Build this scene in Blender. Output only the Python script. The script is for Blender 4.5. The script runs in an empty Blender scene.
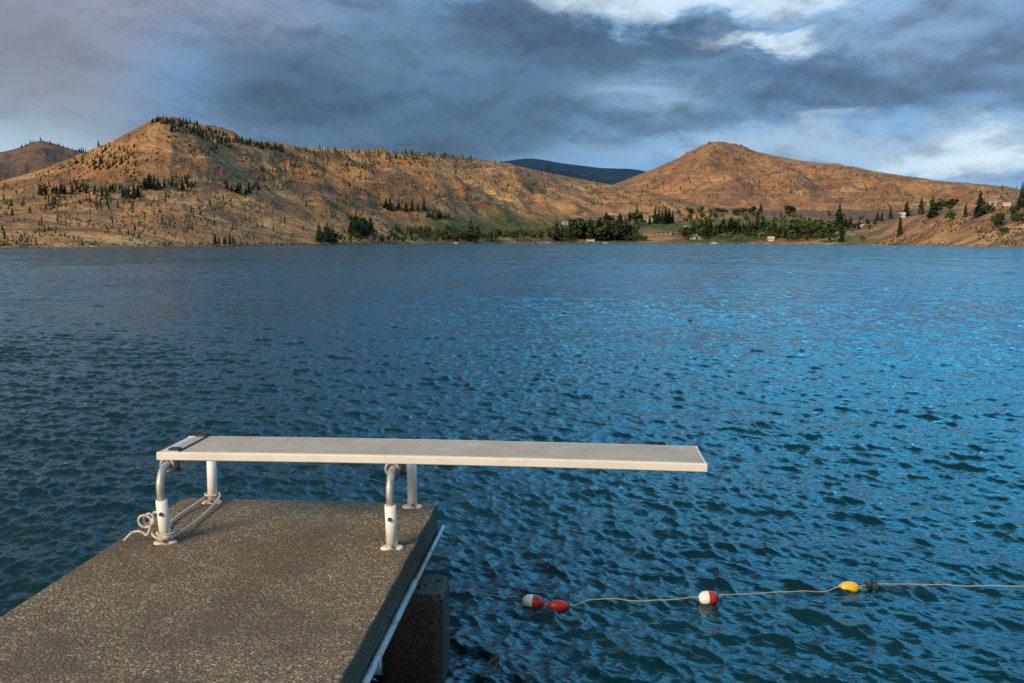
import bpy, bmesh, math, random
import numpy as np
from mathutils import Vector, Matrix

random.seed(7)
rng = np.random.default_rng(11)
sc = bpy.context.scene
COL = sc.collection

# ------------------------------------------------------------------ camera
F = 1000.0
HC = 2.45                       # eye height above the lake
VX, HY, ROLL = 580.0, 241.0, math.radians(0.2)
PITCH = math.atan((341.5 - HY) / F)
YAW = math.atan((VX - 512) / F * math.cos(PITCH))
_f = Vector((-math.sin(YAW) * math.cos(PITCH), math.cos(YAW) * math.cos(PITCH), -math.sin(PITCH)))
_r = Vector((math.cos(YAW), math.sin(YAW), 0))
_u = _r.cross(_f)
CR = math.cos(ROLL) * _r + math.sin(ROLL) * _u
CU = -math.sin(ROLL) * _r + math.cos(ROLL) * _u
CF = _f
cam = bpy.data.cameras.new("camera")
camo = bpy.data.objects.new("camera", cam)
COL.objects.link(camo)
M = Matrix((CR, CU, -CF)).transposed().to_4x4()
M.translation = (0, 0, HC)
camo.matrix_world = M
cam.sensor_width = 36
cam.lens = 36 * F / 1024
cam.clip_start = 0.05
cam.clip_end = 40000
sc.camera = camo

# ------------------------------------------------------------------ exposure
sc.view_settings.view_transform = 'Standard'
sc.view_settings.look = 'None'
sc.view_settings.gamma = 1
sc.view_settings.use_curve_mapping = False
EXPO = 1.5
sc.view_settings.exposure = EXPO
sc.render.engine = 'CYCLES'
sc.cycles.max_bounces = 5
sc.cycles.use_denoising = True
try:
    sc.cycles.denoiser = 'OPENIMAGEDENOISE'; sc.cycles.denoising_input_passes = 'RGB_ALBEDO_NORMAL'
except Exception: pass
EG = 2 ** EXPO

def lin(r, g, b):
    f = lambda c: c / 12.92 if c <= .04045 else ((c + .055) / 1.055) ** 2.4
    return (f(r / 255), f(g / 255), f(b / 255))

# ------------------------------------------------------------------ world
SUN_EL, SUN_AZ = math.radians(27), math.radians(215)    # azimuth clockwise from +Y: behind the camera, to the left

class NB:
    """tiny node builder"""
    def __init__(s, tree): s.t = tree
    def new(s, k, **kw):
        n = s.t.nodes.new(k)
        for a, b in kw.items(): setattr(n, a, b)
        return n
    def put(s, sock, v):
        if isinstance(v, bpy.types.NodeSocket): s.t.links.new(v, sock)
        elif v is not None:
            if hasattr(sock.default_value, '__len__') and len(sock.default_value) == 4 and len(v) == 3: v = (*v, 1)
            sock.default_value = v
    def m(s, op, a, b=None, c=None, clamp=False):
        n = s.new('ShaderNodeMath', operation=op, use_clamp=clamp)
        for i, v in enumerate((a, b, c)):
            if v is not None: s.put(n.inputs[i], v)
        return n.outputs[0]
    def vm(s, op, a, b=None, scale=None):
        n = s.new('ShaderNodeVectorMath', operation=op)
        s.put(n.inputs[0], a)
        if b is not None: s.put(n.inputs[1], b)
        if scale is not None: s.put(n.inputs['Scale'], scale)
        return n.outputs[0]
    def mix(s, fac, a, b, kind='MIX'):
        n = s.new('ShaderNodeMix', data_type='RGBA', blend_type=kind)
        s.put(n.inputs[0], fac); s.put(n.inputs[6], a); s.put(n.inputs[7], b)
        return n.outputs[2]
    def noise(s, vec, scale, detail=4, rough=.55, dist=0, dim='3D', out=0):
        n = s.new('ShaderNodeTexNoise', noise_dimensions=dim)
        if vec is not None: s.put(n.inputs['Vector'], vec)
        n.inputs['Scale'].default_value = scale; n.inputs['Detail'].default_value = detail
        n.inputs['Roughness'].default_value = rough; n.inputs['Distortion'].default_value = dist
        return n.outputs[out]
    def ramp(s, fac, stops, interp='LINEAR'):
        n = s.new('ShaderNodeValToRGB'); r = n.color_ramp; r.interpolation = interp
        while len(r.elements) < len(stops): r.elements.new(.5)
        for e, (p, c) in zip(r.elements, stops):
            e.position = p; e.color = (*c, 1) if hasattr(c, '__len__') else (c, c, c, 1)
        s.put(n.inputs[0], fac)
        return n.outputs[0]
    def sep(s, v):
        n = s.new('ShaderNodeSeparateXYZ'); s.put(n.inputs[0], v); return n.outputs
    def comb(s, x, y, z):
        n = s.new('ShaderNodeCombineXYZ')
        for i, v in enumerate((x, y, z)): s.put(n.inputs[i], v)
        return n.outputs[0]

world = bpy.data.worlds.new("World"); sc.world = world
world.use_nodes = True
wt = world.node_tree; wt.nodes.clear(); W = NB(wt)
sky = W.new('ShaderNodeTexSky', sky_type='NISHITA', sun_disc=False, sun_elevation=SUN_EL, sun_rotation=SUN_AZ)
bg1 = W.new('ShaderNodeBackground'); wt.links.new(sky.outputs[0], bg1.inputs[0]); bg1.inputs[1].default_value = .06
D = W.new('ShaderNodeTexCoord').outputs['Generated']
x, y, z = W.sep(D)
zc = W.m('MAXIMUM', z, 0.0)
az = W.m('MULTIPLY', W.m('ARCTAN2', x, y), 180 / math.pi)
el = W.m('MULTIPLY', W.m('ARCSINE', z), 180 / math.pi)
# cloud deck coordinates: the direction laid onto a flat layer
inv = W.m('DIVIDE', 1.0, W.m('ADD', zc, .13))
P = W.vm('ADD', W.comb(W.m('MULTIPLY', x, inv), W.m('MULTIPLY', y, inv), 0), (3.7, 1.3, 0))
nd = W.vm('SUBTRACT', W.noise(P, 1.5, 7, .58, .2, out=1), (.5, .5, .5))
ndx, ndy, _ = W.sep(nd)
A2 = W.vm('SUBTRACT', W.noise(W.comb(W.m('MULTIPLY', az, .09), W.m('MULTIPLY', el, .20), 4.4), 1.5, 8, .62, .3, out=1), (.5, .5, .5))
a2x, a2y, a2z = W.sep(A2)
azd = W.m('ADD', az, W.m('ADD', W.m('MULTIPLY', ndx, 4.), W.m('MULTIPLY', a2x, 10.)))
eld = W.m('ADD', el, W.m('ADD', W.m('MULTIPLY', ndy, 1.5), W.m('MULTIPLY', a2y, 6.0)))

def PA(px, py):
    d = CR * ((px - 512) / F) + CU * ((341.5 - py) / F) + CF
    return math.degrees(math.atan2(d.x, d.y)), math.degrees(math.asin(d.normalized().z))

cloud = lin(58, 90, 124)
def blob(px, py, sx, sy, col, k=1., soft=False, ang=None, p=2.0):
    """one bank of cloud (or break between clouds) in its part of the sky"""
    global cloud
    ca, ce = PA(px, py) if ang is None else ang
    u = W.m('MULTIPLY', W.m('SUBTRACT', az if soft else azd, ca), 1 / (sx / 17.45))
    v = W.m('MULTIPLY', W.m('SUBTRACT', el if soft else eld, ce), 1 / (sy / 17.45))
    q = W.m('ADD', W.m('MULTIPLY', u, u), W.m('MULTIPLY', v, v))
    if p != 2.0: q = W.m('POWER', q, p / 2)
    g = W.m('MULTIPLY', W.m('EXPONENT', W.m('MULTIPLY', q, -1.)), k)
    cloud = W.mix(g, cloud, lin(*col))
# sky overhead and outside the picture
cloud = W.mix(1.0, cloud, lin(58, 84, 110))
blob(0, 0, 900, 300, (74, 120, 146), .7, True, (48, 34), 3)
blob(0, 0, 1000, 205, (96, 198, 242), 1, True, (50, 25.5), 6)
cloud = W.vm('SCALE', cloud, scale=4.4)
blob(0, 0, 620, 420, (92, 90, 90), 1, True, (-50, 30), 4)
blob(0, 0, 2600, 700, (150, 150, 150), .9, True, (-178, 35), 4)
blob(0, 0, 2600, 700, (150, 150, 150), .9, True, (182, 35), 4)
# the part over the lake
blob(60, 60, 230, 110, (142, 142, 156), .95, False, None, 3)
blob(130, -10, 170, 45, (158, 152, 164), .8, True)
blob(-10, 70, 110, 60, (140, 136, 148), .7)
blob(-5, 168, 120, 42, (186, 206, 220), 1, True)
blob(190, 88, 55, 60, (112, 152, 196), .8, True)
blob(315, 98, 110, 66, (56, 84, 110), .95, False, None, 3)
blob(450, 136, 180, 40, (56, 90, 122), .95, False, None, 3)
blob(395, 22, 70, 30, (98, 122, 148), .8)
blob(360, 75, 60, 10, (84, 114, 142), .5)
blob(515, 22, 80, 32, (66, 86, 112), .95, False, None, 5)
blob(560, 78, 120, 14, (90, 122, 152), .3)
blob(700, -6, 150, 32, (222, 232, 242), 1., False, None, 6)
blob(910, 36, 150, 32, (134, 158, 190), .95, False, None, 4)
blob(960, -6, 40, 9, (200, 214, 230), .8)
blob(620, 52, 130, 20, (62, 86, 116), .95, False, None, 5)
blob(760, 47, 55, 8, (222, 232, 242), 1., False, None, 3)
blob(840, 80, 230, 27, (66, 94, 128), .95, False, None, 5)
blob(1010, 65, 70, 50, (92, 116, 148), .8)
blob(540, 92, 150, 34, (62, 92, 120), .85, False, None, 3)
blob(450, 52, 90, 20, (82, 108, 134), .8)
blob(640, 122, 90, 11, (66, 98, 134), .8)
blob(650, 93, 55, 16, (150, 176, 204), .9)
blob(851, 119, 20, 12, (196, 212, 232), .9)
blob(740, 120, 120, 12, (86, 118, 154), .6)
blob(620, 152, 70, 18, (124, 162, 200), .8)
blob(850, 146, 180, 20, (160, 182, 206), .95, False, None, 4)
blob(985, 160, 66, 17, (226, 233, 242), .95, False, None, 3)
blob(1000, 186, 90, 10, (130, 158, 196), .7)
# billows: soft fibrous tone, and relief as the lit upper sides of the banks give it
n1 = W.noise(P, 2.0, 6, .52, .25)
def cl(dy):
    return W.noise(W.comb(W.m('MULTIPLY', az, .105), W.m('MULTIPLY', W.m('ADD', el, dy), .19), 9.1), 2.1, 6, .50, .35)
n2 = cl(0.); n3 = cl(.75)
def cs(dy):
    return W.noise(W.comb(W.m('MULTIPLY', az, .15), W.m('MULTIPLY', W.m('ADD', el, dy), .24), 2.6), 3.6, 7, .55, .5)
rel = W.m('ADD', W.m('MULTIPLY', W.m('SUBTRACT', n2, n3), 1.1), W.m('MULTIPLY', W.m('SUBTRACT', cs(0.), cs(.45)), .7))
bil = W.m('ADD', rel, W.m('ADD', W.m('MULTIPLY', W.m('SUBTRACT', n1, .5), .5), W.m('MULTIPLY', W.m('SUBTRACT', n2, .5), .75)))
left_soft = W.m('MULTIPLY_ADD', W.m('DIVIDE', W.m('ADD', az, 30), 14, clamp=True), .75, .25)   # rain on the left is smooth
bil = W.m('MULTIPLY_ADD', bil, left_soft, 1.)
lit = W.m('MULTIPLY', W.m('SUBTRACT', bil, 1.0), 1.1, clamp=True)
cloud = W.vm('SCALE', cloud, scale=W.m('MINIMUM', W.m('MAXIMUM', bil, .3), 1.02))
lowsky = W.m('SUBTRACT', 1.0, W.m('DIVIDE', W.m('SUBTRACT', el, 13), 8), clamp=True)
lit = W.m('MULTIPLY', lit, W.m('MAXIMUM', W.m('DIVIDE', W.m('ADD', az, 3), 10, clamp=True), .3))
cloud = W.mix(W.m('MULTIPLY', lit, lowsky), cloud, W.mix(.55, W.vm('SCALE', cloud, scale=1.7), lin(146, 168, 190)))
cloud = W.vm('MULTIPLY', cloud, (.90, 1.0, 1.05))
bg2 = W.new('ShaderNodeBackground'); wt.links.new(cloud, bg2.inputs[0]); bg2.inputs[1].default_value = 1.0 / EG
mx = W.new('ShaderNodeMixShader')
mx.inputs[0].default_value = .93
wt.links.new(bg1.outputs[0], mx.inputs[1]); wt.links.new(bg2.outputs[0], mx.inputs[2])
wt.links.new(mx.outputs[0], W.new('ShaderNodeOutputWorld').inputs[0])
world.cycles.sampling_method = 'MANUAL'; world.cycles.sample_map_resolution = 512

# ------------------------------------------------------------------ sun: low, warm, through thin cloud
sun = bpy.data.lights.new("sun", 'SUN'); suno = bpy.data.objects.new("sun", sun); COL.objects.link(suno)
sun.energy = 1.5; sun.angle = math.radians(20); sun.color = (1.0, .81, .58)
sd = Vector((math.sin(SUN_AZ) * math.cos(SUN_EL), math.cos(SUN_AZ) * math.cos(SUN_EL), math.sin(SUN_EL)))
suno.rotation_euler = sd.to_track_quat('Z', 'Y').to_euler()

# ------------------------------------------------------------------ helpers
def mat(name, base=None, rough=.6, **kw):
    m = bpy.data.materials.new(name); m.use_nodes = True
    b = m.node_tree.nodes['Principled BSDF']
    if base is not None: b.inputs['Base Color'].default_value = (*base, 1)
    b.inputs['Roughness'].default_value = rough
    for k, v in kw.items(): b.inputs[k].default_value = v
    return m, NB(m.node_tree), b

def bump(nb, b, h, strength=.5, dist=.01):
    n = nb.new('ShaderNodeBump'); nb.put(n.inputs['Height'], h)
    n.inputs['Strength'].default_value = strength; n.inputs['Distance'].default_value = dist
    nb.t.links.new(n.outputs[0], b.inputs['Normal'])

def np_mesh(name, v, f, mats=(), smooth=False, midx=None):
    """v (n,3), f (m,k) arrays"""
    me = bpy.data.meshes.new(name)
    v = np.asarray(v, np.float32); f = np.asarray(f, np.int32)
    k = f.shape[1]
    me.vertices.add(len(v)); me.vertices.foreach_set('co', v.ravel())
    me.loops.add(f.size); me.loops.foreach_set('vertex_index', f.ravel())
    me.polygons.add(len(f))
    me.polygons.foreach_set('loop_start', np.arange(0, f.size, k, dtype=np.int32))
    if smooth: me.polygons.foreach_set('use_smooth', np.ones(len(f), bool))
    for m in mats: me.materials.append(m)
    if midx is not None: me.polygons.foreach_set('material_index', np.asarray(midx, np.int32))
    me.update(calc_edges=True)
    return me

def link(name, me, parent=None, loc=None):
    o = bpy.data.objects.new(name, me); COL.objects.link(o)
    if parent is not None: o.parent = parent
    if loc is not None: o.location = loc
    return o

def tag(o, label=None, cat=None, group=None, kind=None):
    for k, v in (('label', label), ('category', cat), ('group', group), ('kind', kind)):
        if v: o[k] = v
    return o

def empty(name, loc, label, cat, group=None, rz=0):
    o = bpy.data.objects.new(name, None); COL.objects.link(o); o.location = loc; o.rotation_euler.z = rz
    o.empty_display_size = .1
    return tag(o, label, cat, group)

def bm_obj(name, bm, material, parent=None, smooth=False, bevel=0, seg=2, loc=None):
    me = bpy.data.meshes.new(name)
    bmesh.ops.recalc_face_normals(bm, faces=bm.faces)
    bm.to_mesh(me); bm.free()
    for m in (material if isinstance(material, (list, tuple)) else [material]): me.materials.append(m)
    if smooth:
        for p in me.polygons: p.use_smooth = True
    o = link(name, me, parent, loc)
    if bevel:
        md = o.modifiers.new('bevel', 'BEVEL'); md.width = bevel; md.segments = seg; md.limit_method = 'ANGLE'
    return o

def add_box(bm, a, b, mi=0):
    xs, ys, zs = zip(a, b)
    vs = [bm.verts.new((xs[i], ys[j], zs[k])) for i in (0, 1) for j in (0, 1) for k in (0, 1)]
    for q in ((0, 1, 3, 2), (4, 6, 7, 5), (0, 4, 5, 1), (2, 3, 7, 6), (0, 2, 6, 4), (1, 5, 7, 3)):
        bm.faces.new([vs[i] for i in q]).material_index = mi

def add_tube(bm, pts, rad, n=14, cap=True, mi=0):
    """sweep a circle along points; rad is a number or one per point"""
    pts = [Vector(p) for p in pts]
    if not hasattr(rad, '__len__'): rad = [rad] * len(pts)
    rings = []; ref = None
    for i, p in enumerate(pts):
        d = (pts[min(i + 1, len(pts) - 1)] - pts[max(i - 1, 0)]).normalized()
        if ref is None:
            ref = d.orthogonal().normalized()
        ref = (ref - d * ref.dot(d)).normalized(); s = d.cross(ref)
        rings.append([bm.verts.new(p + rad[i] * (math.cos(2 * math.pi * k / n) * ref + math.sin(2 * math.pi * k / n) * s)) for k in range(n)])
    for a, b in zip(rings, rings[1:]):
        for k in range(n): bm.faces.new((a[k], a[(k + 1) % n], b[(k + 1) % n], b[k])).material_index = mi
    if cap:
        bm.faces.new(rings[0][::-1]).material_index = mi; bm.faces.new(rings[-1]).material_index = mi

def spline(pts, n=8):
    """Catmull-Rom through points"""
    P_ = [Vector(p) for p in pts]; P_ = [2 * P_[0] - P_[1]] + P_ + [2 * P_[-1] - P_[-2]]
    out = []
    for i in range(1, len(P_) - 2):
        a, b, c, d = P_[i - 1:i + 3]
        for k in range(n):
            t = k / n
            out.append(.5 * (2 * b + (c - a) * t + (2 * a - 5 * b + 4 * c - d) * t * t + (3 * b - a - 3 * c + d) * t ** 3))
    out.append(P_[-2]); return out

def vnoise(x, y, seed=0):
    """value noise on a hashed lattice, numpy"""
    xi = np.floor(x).astype(np.int64); yi = np.floor(y).astype(np.int64)
    xf = x - xi; yf = y - yi
    u = xf * xf * xf * (xf * (xf * 6 - 15) + 10); v = yf * yf * yf * (yf * (yf * 6 - 15) + 10)
    def h(a, b):
        n = (a * 374761393 + b * 668265263 + seed * 974634777) & 0xffffffff
        n = ((n ^ (n >> 13)) * 1274126177) & 0xffffffff
        n = ((n ^ (n >> 16)) * 2246822519) & 0xffffffff
        return ((n ^ (n >> 15)) & 0xffff) / 65535.
    return (h(xi, yi) * (1 - u) + h(xi + 1, yi) * u) * (1 - v) + (h(xi, yi + 1) * (1 - u) + h(xi + 1, yi + 1) * u) * v

def fbm(x, y, oct=5, seed=0, gain=.5, ridged=False):
    s = 0; a = 1; tot = 0
    for i in range(oct):
        n = vnoise(x + 17.3 * i, y - 9.1 * i, seed + i)
        if ridged: n = 1 - np.abs(2 * n - 1)
        s = s + a * n; tot += a; a *= gain; x = x * 2.03 + .31 * y; y = y * 2.03 - .31 * x / 2.03
    return s / tot

# ------------------------------------------------------------------ the lake
WN, WL = 1024, 46.0
def wave_tile(seed, theta, L, lp, hs, spread):
    g = np.random.default_rng(seed)
    k1 = np.fft.fftfreq(WN, L / WN) * 2 * np.pi
    kx, ky = np.meshgrid(k1, k1, indexing='xy'); k = np.hypot(kx, ky); k[0, 0] = 1e-6
    kp = 2 * np.pi / lp
    S = k ** -3.7 * np.exp(-1.25 * (kp / k) ** 2)
    c = (kx * math.cos(theta) + ky * math.sin(theta)) / k
    S = S * (np.abs(c) ** spread + .05)
    S[0, 0] = 0
    ph = g.normal(size=k.shape) + 1j * g.normal(size=k.shape)
    Z = np.sqrt(S) * ph
    h = np.fft.ifft2(Z).real; sc_ = hs / 4 / h.std()
    Z = Z * sc_
    bands = []
    edges = [1e9, .22, .11, .06] if L < 20 else [1e9, 4.5, 2.5] if L > 100 else [1e9, 1.5, .8, .42, .2]        # wavelengths
    lam = 2 * np.pi / k
    for a, b in zip(edges, edges[1:]):
        w = ((lam <= a) & (lam > b)).astype(float)
        Zb = Z * w
        bands.append((b * 1.35, np.fft.ifft2(Zb).real.astype(np.float32),
                      np.fft.ifft2(-1j * kx / k * Zb).real.astype(np.float32), np.fft.ifft2(-1j * ky / k * Zb).real.astype(np.float32)))
    return L, bands
WDIR = math.radians(62)
TILES = [(wave_tile(3, WDIR, WL, .6, .031, 4.5), 0.0), (wave_tile(8, WDIR + .25, 61.3, 1.35, .037, 5.5), .3), (wave_tile(15, WDIR - .3, 9.7, .28, .028, 2.5), -.5),
         (wave_tile(23, WDIR + .15, 117.0, 4.2, .062, 6.0), .12)]

def bilin(a, u, v):
    u = u % WN; v = v % WN
    i = np.floor(u).astype(int); j = np.floor(v).astype(int); fu = (u - i).astype(np.float32); fv = (v - j).astype(np.float32)
    i %= WN; j %= WN; i1 = (i + 1) % WN; j1 = (j + 1) % WN
    return (a[j, i] * (1 - fu) + a[j, i1] * fu) * (1 - fv) + (a[j1, i] * (1 - fu) + a[j1, i1] * fu) * fv

def waves(X, Y, spacing):
    dz = np.zeros(len(X), np.float32); dx = dz.copy(); dy = dz.copy()
    gust = (.35 + 1.25 * fbm(X / 14., Y / 17., 3, 77)).astype(np.float32)
    for (L, bands), rot in TILES:
        c, s = math.cos(rot), math.sin(rot)
        U = (c * X + s * Y) / L * WN; V = (-s * X + c * Y) / L * WN
        for lmin, h, hx, hy in bands:
            w = np.clip(lmin / (1.3 * spacing) - .5, 0, 1)
            idx = np.nonzero(w > 0)[0]
            if not len(idx): continue
            ww = (w[idx] * gust[idx]).astype(np.float32)
            dz[idx] += ww * bilin(h, U[idx], V[idx])
            a = bilin(hx, U[idx], V[idx]); b = bilin(hy, U[idx], V[idx])
            dx[idx] += ww * (c * a - s * b); dy[idx] += ww * (s * a + c * b)
    return dz, dx, dy

def wave_z(px, py):
    return float(waves(np.array([px], float), np.array([py], float), np.array([.04]))[0][0])

NR = 1850
rr = np.concatenate([[.4, 1, 1.6, 2.1], np.geomspace(2.6, 1500, NR)])
fr = np.linspace(-48, 48, 860)
back = np.linspace(48, 312, 90)[1:-1]
aa = np.radians(np.concatenate([fr, back]))
NA = len(aa)
AZ, RR = np.meshgrid(aa, rr)
X = (RR * np.sin(AZ)).ravel(); Y = (RR * np.cos(AZ)).ravel()
sp_r = np.gradient(rr)
sp_a = np.where(np.arange(NA) < 860, math.radians(96 / 859), math.radians(3))
SP = np.maximum(sp_r[:, None], rr[:, None] * sp_a[None, :]).ravel()
dz, dx, dy = waves(X, Y, SP)
CH = -1.05
V = np.stack([X + CH * dx, Y + CH * dy, dz], 1)
i = np.arange(len(rr) - 1)[:, None] * NA; j = np.arange(NA)[None, :]; j2 = (j + 1) % NA
fa = np.stack([i + j, i + NA + j, i + NA + j2, i + j2], -1).reshape(-1, 4)[:, ::-1]
V = np.vstack([V, [[0, 0, 0]]]); cidx = len(V) - 1
cap = np.stack([np.full(NA, cidx), np.full(NA, cidx), np.arange(NA), (np.arange(NA) + 1) % NA], 1)
mw, nb, b = mat("lake_water", (.0012, .013, .017), .06, IOR=1.333)

geo = nb.new('ShaderNodeNewGeometry').outputs['Position']
rot = nb.new('ShaderNodeVectorRotate', rotation_type='Z_AXIS'); nb.put(rot.inputs['Vector'], geo); rot.inputs['Angle'].default_value = -WDIR
wv = nb.vm('MULTIPLY', rot.outputs[0], (1, .45, .3))
r1 = nb.noise(wv, 11.0, 3, .55, .6); r2 = nb.noise(wv, 1.5, 4, .6, .5); r3 = nb.noise(wv, .33, 3, .6, .4); r4 = nb.noise(wv, .10, 3, .6, .4)
dist = nb.vm('DISTANCE', geo, (0, 0, HC)); dist = nb.t.nodes[-1].outputs['Value']
f2 = nb.m('DIVIDE', nb.m('SUBTRACT', dist, 12), 60, clamp=True)     # the mesh carries the long waves near by
f3 = nb.m('DIVIDE', nb.m('SUBTRACT', dist, 40), 90, clamp=True)
f1 = nb.m('SUBTRACT', 1.0, nb.m('DIVIDE', nb.m('SUBTRACT', dist, 8), 60), clamp=True)
nb.put(b.inputs['Roughness'], nb.m('MULTIPLY_ADD', nb.m('SUBTRACT', 1.0, f1), .08, .04))   # ripples too fine to resolve far away
hh = nb.m('ADD', nb.m('MULTIPLY', nb.m('MULTIPLY', r1, f1), .016), nb.m('ADD', nb.m('MULTIPLY', nb.m('MULTIPLY', r2, f2), .11), nb.m('MULTIPLY', nb.m('ADD', nb.m('MULTIPLY', r3, .5), nb.m('MULTIPLY', r4, 1.3)), f3)))
gq = nb.vm('MULTIPLY', rot.outputs[0], (1, .5, 1))
gs = nb.m('ADD', nb.noise(gq, .03, 4, .65, .6), nb.noise(nb.vm('MULTIPLY', geo, (1, .35, 1)), .09, 4, .7, .4))      # gusts: ruffled and slick patches
gs = nb.m('MULTIPLY_ADD', nb.m('SUBTRACT', gs, 1.0), 2.2, 1.0, clamp=False)
gs = nb.m('MAXIMUM', nb.m('MINIMUM', gs, 1.7), .45)
hh = nb.m('MULTIPLY', hh, nb.m('ADD', nb.m('MULTIPLY', gs, f2), nb.m('SUBTRACT', 1.0, f2)))
bn = nb.new('ShaderNodeBump'); nb.put(bn.inputs['Height'], hh); bn.inputs['Distance'].default_value = 1.0
if 'Filter Width' in bn.inputs: bn.inputs['Filter Width'].default_value = .012      # true slopes, however far
dfs = nb.new('ShaderNodeBsdfDiffuse'); nb.put(dfs.inputs[0], (.0014, .019, .022))          # light coming back out of the green water
gls = nb.new('ShaderNodeBsdfGlossy'); nb.put(gls.inputs['Color'], (.70, .91, 1.0)); nb.put(gls.inputs['Roughness'], b.inputs['Roughness'].links[0].from_socket)
frs = nb.new('ShaderNodeFresnel'); frs.inputs[0].default_value = 1.333
wmx = nb.new('ShaderNodeMixShader')
for n_ in (dfs, gls, frs): nb.t.links.new(bn.outputs[0], n_.inputs['Normal'])
for k_, n_ in enumerate((frs, dfs, gls)): nb.t.links.new(n_.outputs[0], wmx.inputs[k_])
nb.t.links.new(wmx.outputs[0], nb.t.nodes['Material Output'].inputs[0]); nb.t.nodes.remove(b)
me = np_mesh("lake", V, fa, [mw], True)
tag(link("lake", me), kind='structure')
bm = bmesh.new()                                   # the small disc that closes the sheet, under the dock
vs = [bm.verts.new((.42 * math.sin(a), .42 * math.cos(a), -.004)) for a in np.linspace(0, 2 * math.pi, 33)[:-1]]
bm.faces.new(vs[::-1]); tag(bm_obj("water", bm, mw), kind='structure')

# ------------------------------------------------------------------ hills
def col_az(px):
    px = np.asarray(px, float); ux = (px - 512) / F; uy = (341.5 - 205) / F
    dxx = CR.x * ux + CU.x * uy + CF.x; dyy = CR.y * ux + CU.y * uy + CF.y
    return np.arctan2(dxx, dyy)
def tan_el(px, py):
    px = np.asarray(px, float); py = np.asarray(py, float); ux = (px - 512) / F; uy = (341.5 - py) / F
    d = [CR[k] * ux + CU[k] * uy + CF[k] for k in range(3)]
    return d[2] / np.hypot(d[0], d[1])
def I(t, px):
    xs, ys = zip(*t); return np.interp(px, xs, ys)
def Iw(t, px):
    return sum(I(t, np.asarray(px, float) + o) for o in (-70, -50, -30, -10, 10, 30, 50, 70)) / 8
def Ism(t, px):
    """smoothed interpolation of a ridge line"""
    return sum(I(t, px + o) for o in (-7, -3.5, 0, 3.5, 7)) / 5
SHORE = [(-400, 330), (0, 315), (130, 370), (260, 450), (420, 820), (510, 1120), (640, 1220), (770, 1180), (870, 950), (940, 760), (1024, 600), (1400, 480)]
RIDGES = dict(
 main=dict(sky=[(-400, 230), (-100, 205), (0, 183), (40, 173), (85, 154), (110, 144), (140, 130), (157, 122), (175, 120.5), (200, 126), (220, 134), (250, 143), (285, 149), (350, 152), (420, 153), (460, 157), (500, 162), (540, 171), (580, 179), (640, 190), (690, 202), (740, 213), (800, 223), (860, 233), (900, 246)],
           crest=[(-400, 700), (0, 800), (170, 1050), (420, 1500), (640, 1900), (900, 2100)], base=None),
 right=dict(sky=[(450, 246), (560, 206), (610, 186), (650, 170), (690, 152.5), (704, 145), (715, 142), (735, 145.5), (760, 153), (800, 161), (830, 164.5), (880, 173), (940, 182), (1000, 186), (1024, 191), (1400, 205)],
            crest=[(400, 3300), (1400, 2800)], base=[(400, 1700), (900, 1500), (1400, 1100)]),
 left=dict(sky=[(-400, 175), (-100, 160), (0, 153), (20, 149), (40, 141), (48, 141), (65, 147), (85, 153), (120, 160), (220, 210)],
           crest=[(-400, 2100), (400, 2100)], base=[(-400, 900), (400, 1200)]),
 distant=dict(sky=[(300, 200), (380, 182), (460, 167), (500, 162), (527, 158), (540, 159), (560, 163), (585, 166), (600, 168), (635, 169), (660, 175), (760, 200)],
              crest=[(0, 6200), (1400, 6200)], base=[(0, 4200), (1400, 4200)]),
 bluff=dict(sky=[(800, 247), (850, 237), (880, 226), (905, 217), (940, 212), (970, 209), (1024, 205), (1400, 190)],
            crest=[(800, 1250), (900, 1040), (1024, 800), (1400, 640)], base=None),
 bench=dict(sky=[(330, 247), (400, 236), (450, 226), (520, 223), (600, 222), (640, 218), (700, 219), (780, 216), (850, 220), (900, 226), (960, 246)],
            crest=[(330, 1200), (510, 1500), (640, 1600), (900, 1450)], base=None),
)
ORDER = list(RIDGES)
def height(px, r, which=False):
    px = np.asarray(px, float); r = np.asarray(r, float)
    rs = Iw(SHORE, px); a = col_az(px); X = r * np.sin(a); Y = r * np.cos(a)
    n1 = fbm(X / 190., Y / 190., 6, 5, .52, True); n2 = fbm(X / 46., Y / 46., 4, 31, .5, True)
    best = np.full(px.shape, -99.); who = np.zeros(px.shape, int)
    for i, nme in enumerate(ORDER):
        R = RIDGES[nme]
        rc = Iw(R['crest'], px); rb = rs if R['base'] is None else Iw(R['base'], px)
        H = HC + rc * tan_el(px, Ism(R['sky'], px))
        t = np.clip((r - rb) / (rc - rb), 0, None)
        up = np.clip(t, 0, 1); s = .45 * up ** .9 + .55 * up * up * (3 - 2 * up)
        dn = np.exp(-np.clip(t - 1, 0, None) ** 2 * 2.2)
        envl = np.clip(5.2 * up * np.clip(1 - up, 0, 1) ** 1.7, 0, 1)
        scale_n = {'main': 1.0, 'right': .8, 'left': .7, 'distant': .3, 'bluff': .35, 'bench': .3}[nme]
        h = H * s * dn
        h = h * (1 + scale_n * envl * (n1 - .62) * 1.1) + np.clip(H, 0, 250) * .055 * np.clip(envl + .04 * up, 0, 1) * (n2 - .55)
        h = np.where(t <= 0, -2., np.where(H < 0, -2., h))
        m = h > best
        best = np.where(m, h, best); who = np.where(m, i, who)
    bank = np.clip((r - rs) / 6., -1, 1)
    best = np.where(r < rs + 20, np.maximum(best, 0) * np.clip((r - rs) / 20, 0, 1) + np.where(bank > 0, 1.5 * np.minimum(bank, 1) * np.clip((rs + 20 - r) / 20, 0, 1), 3 * bank), best)
    return (best, who) if which else best

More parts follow.
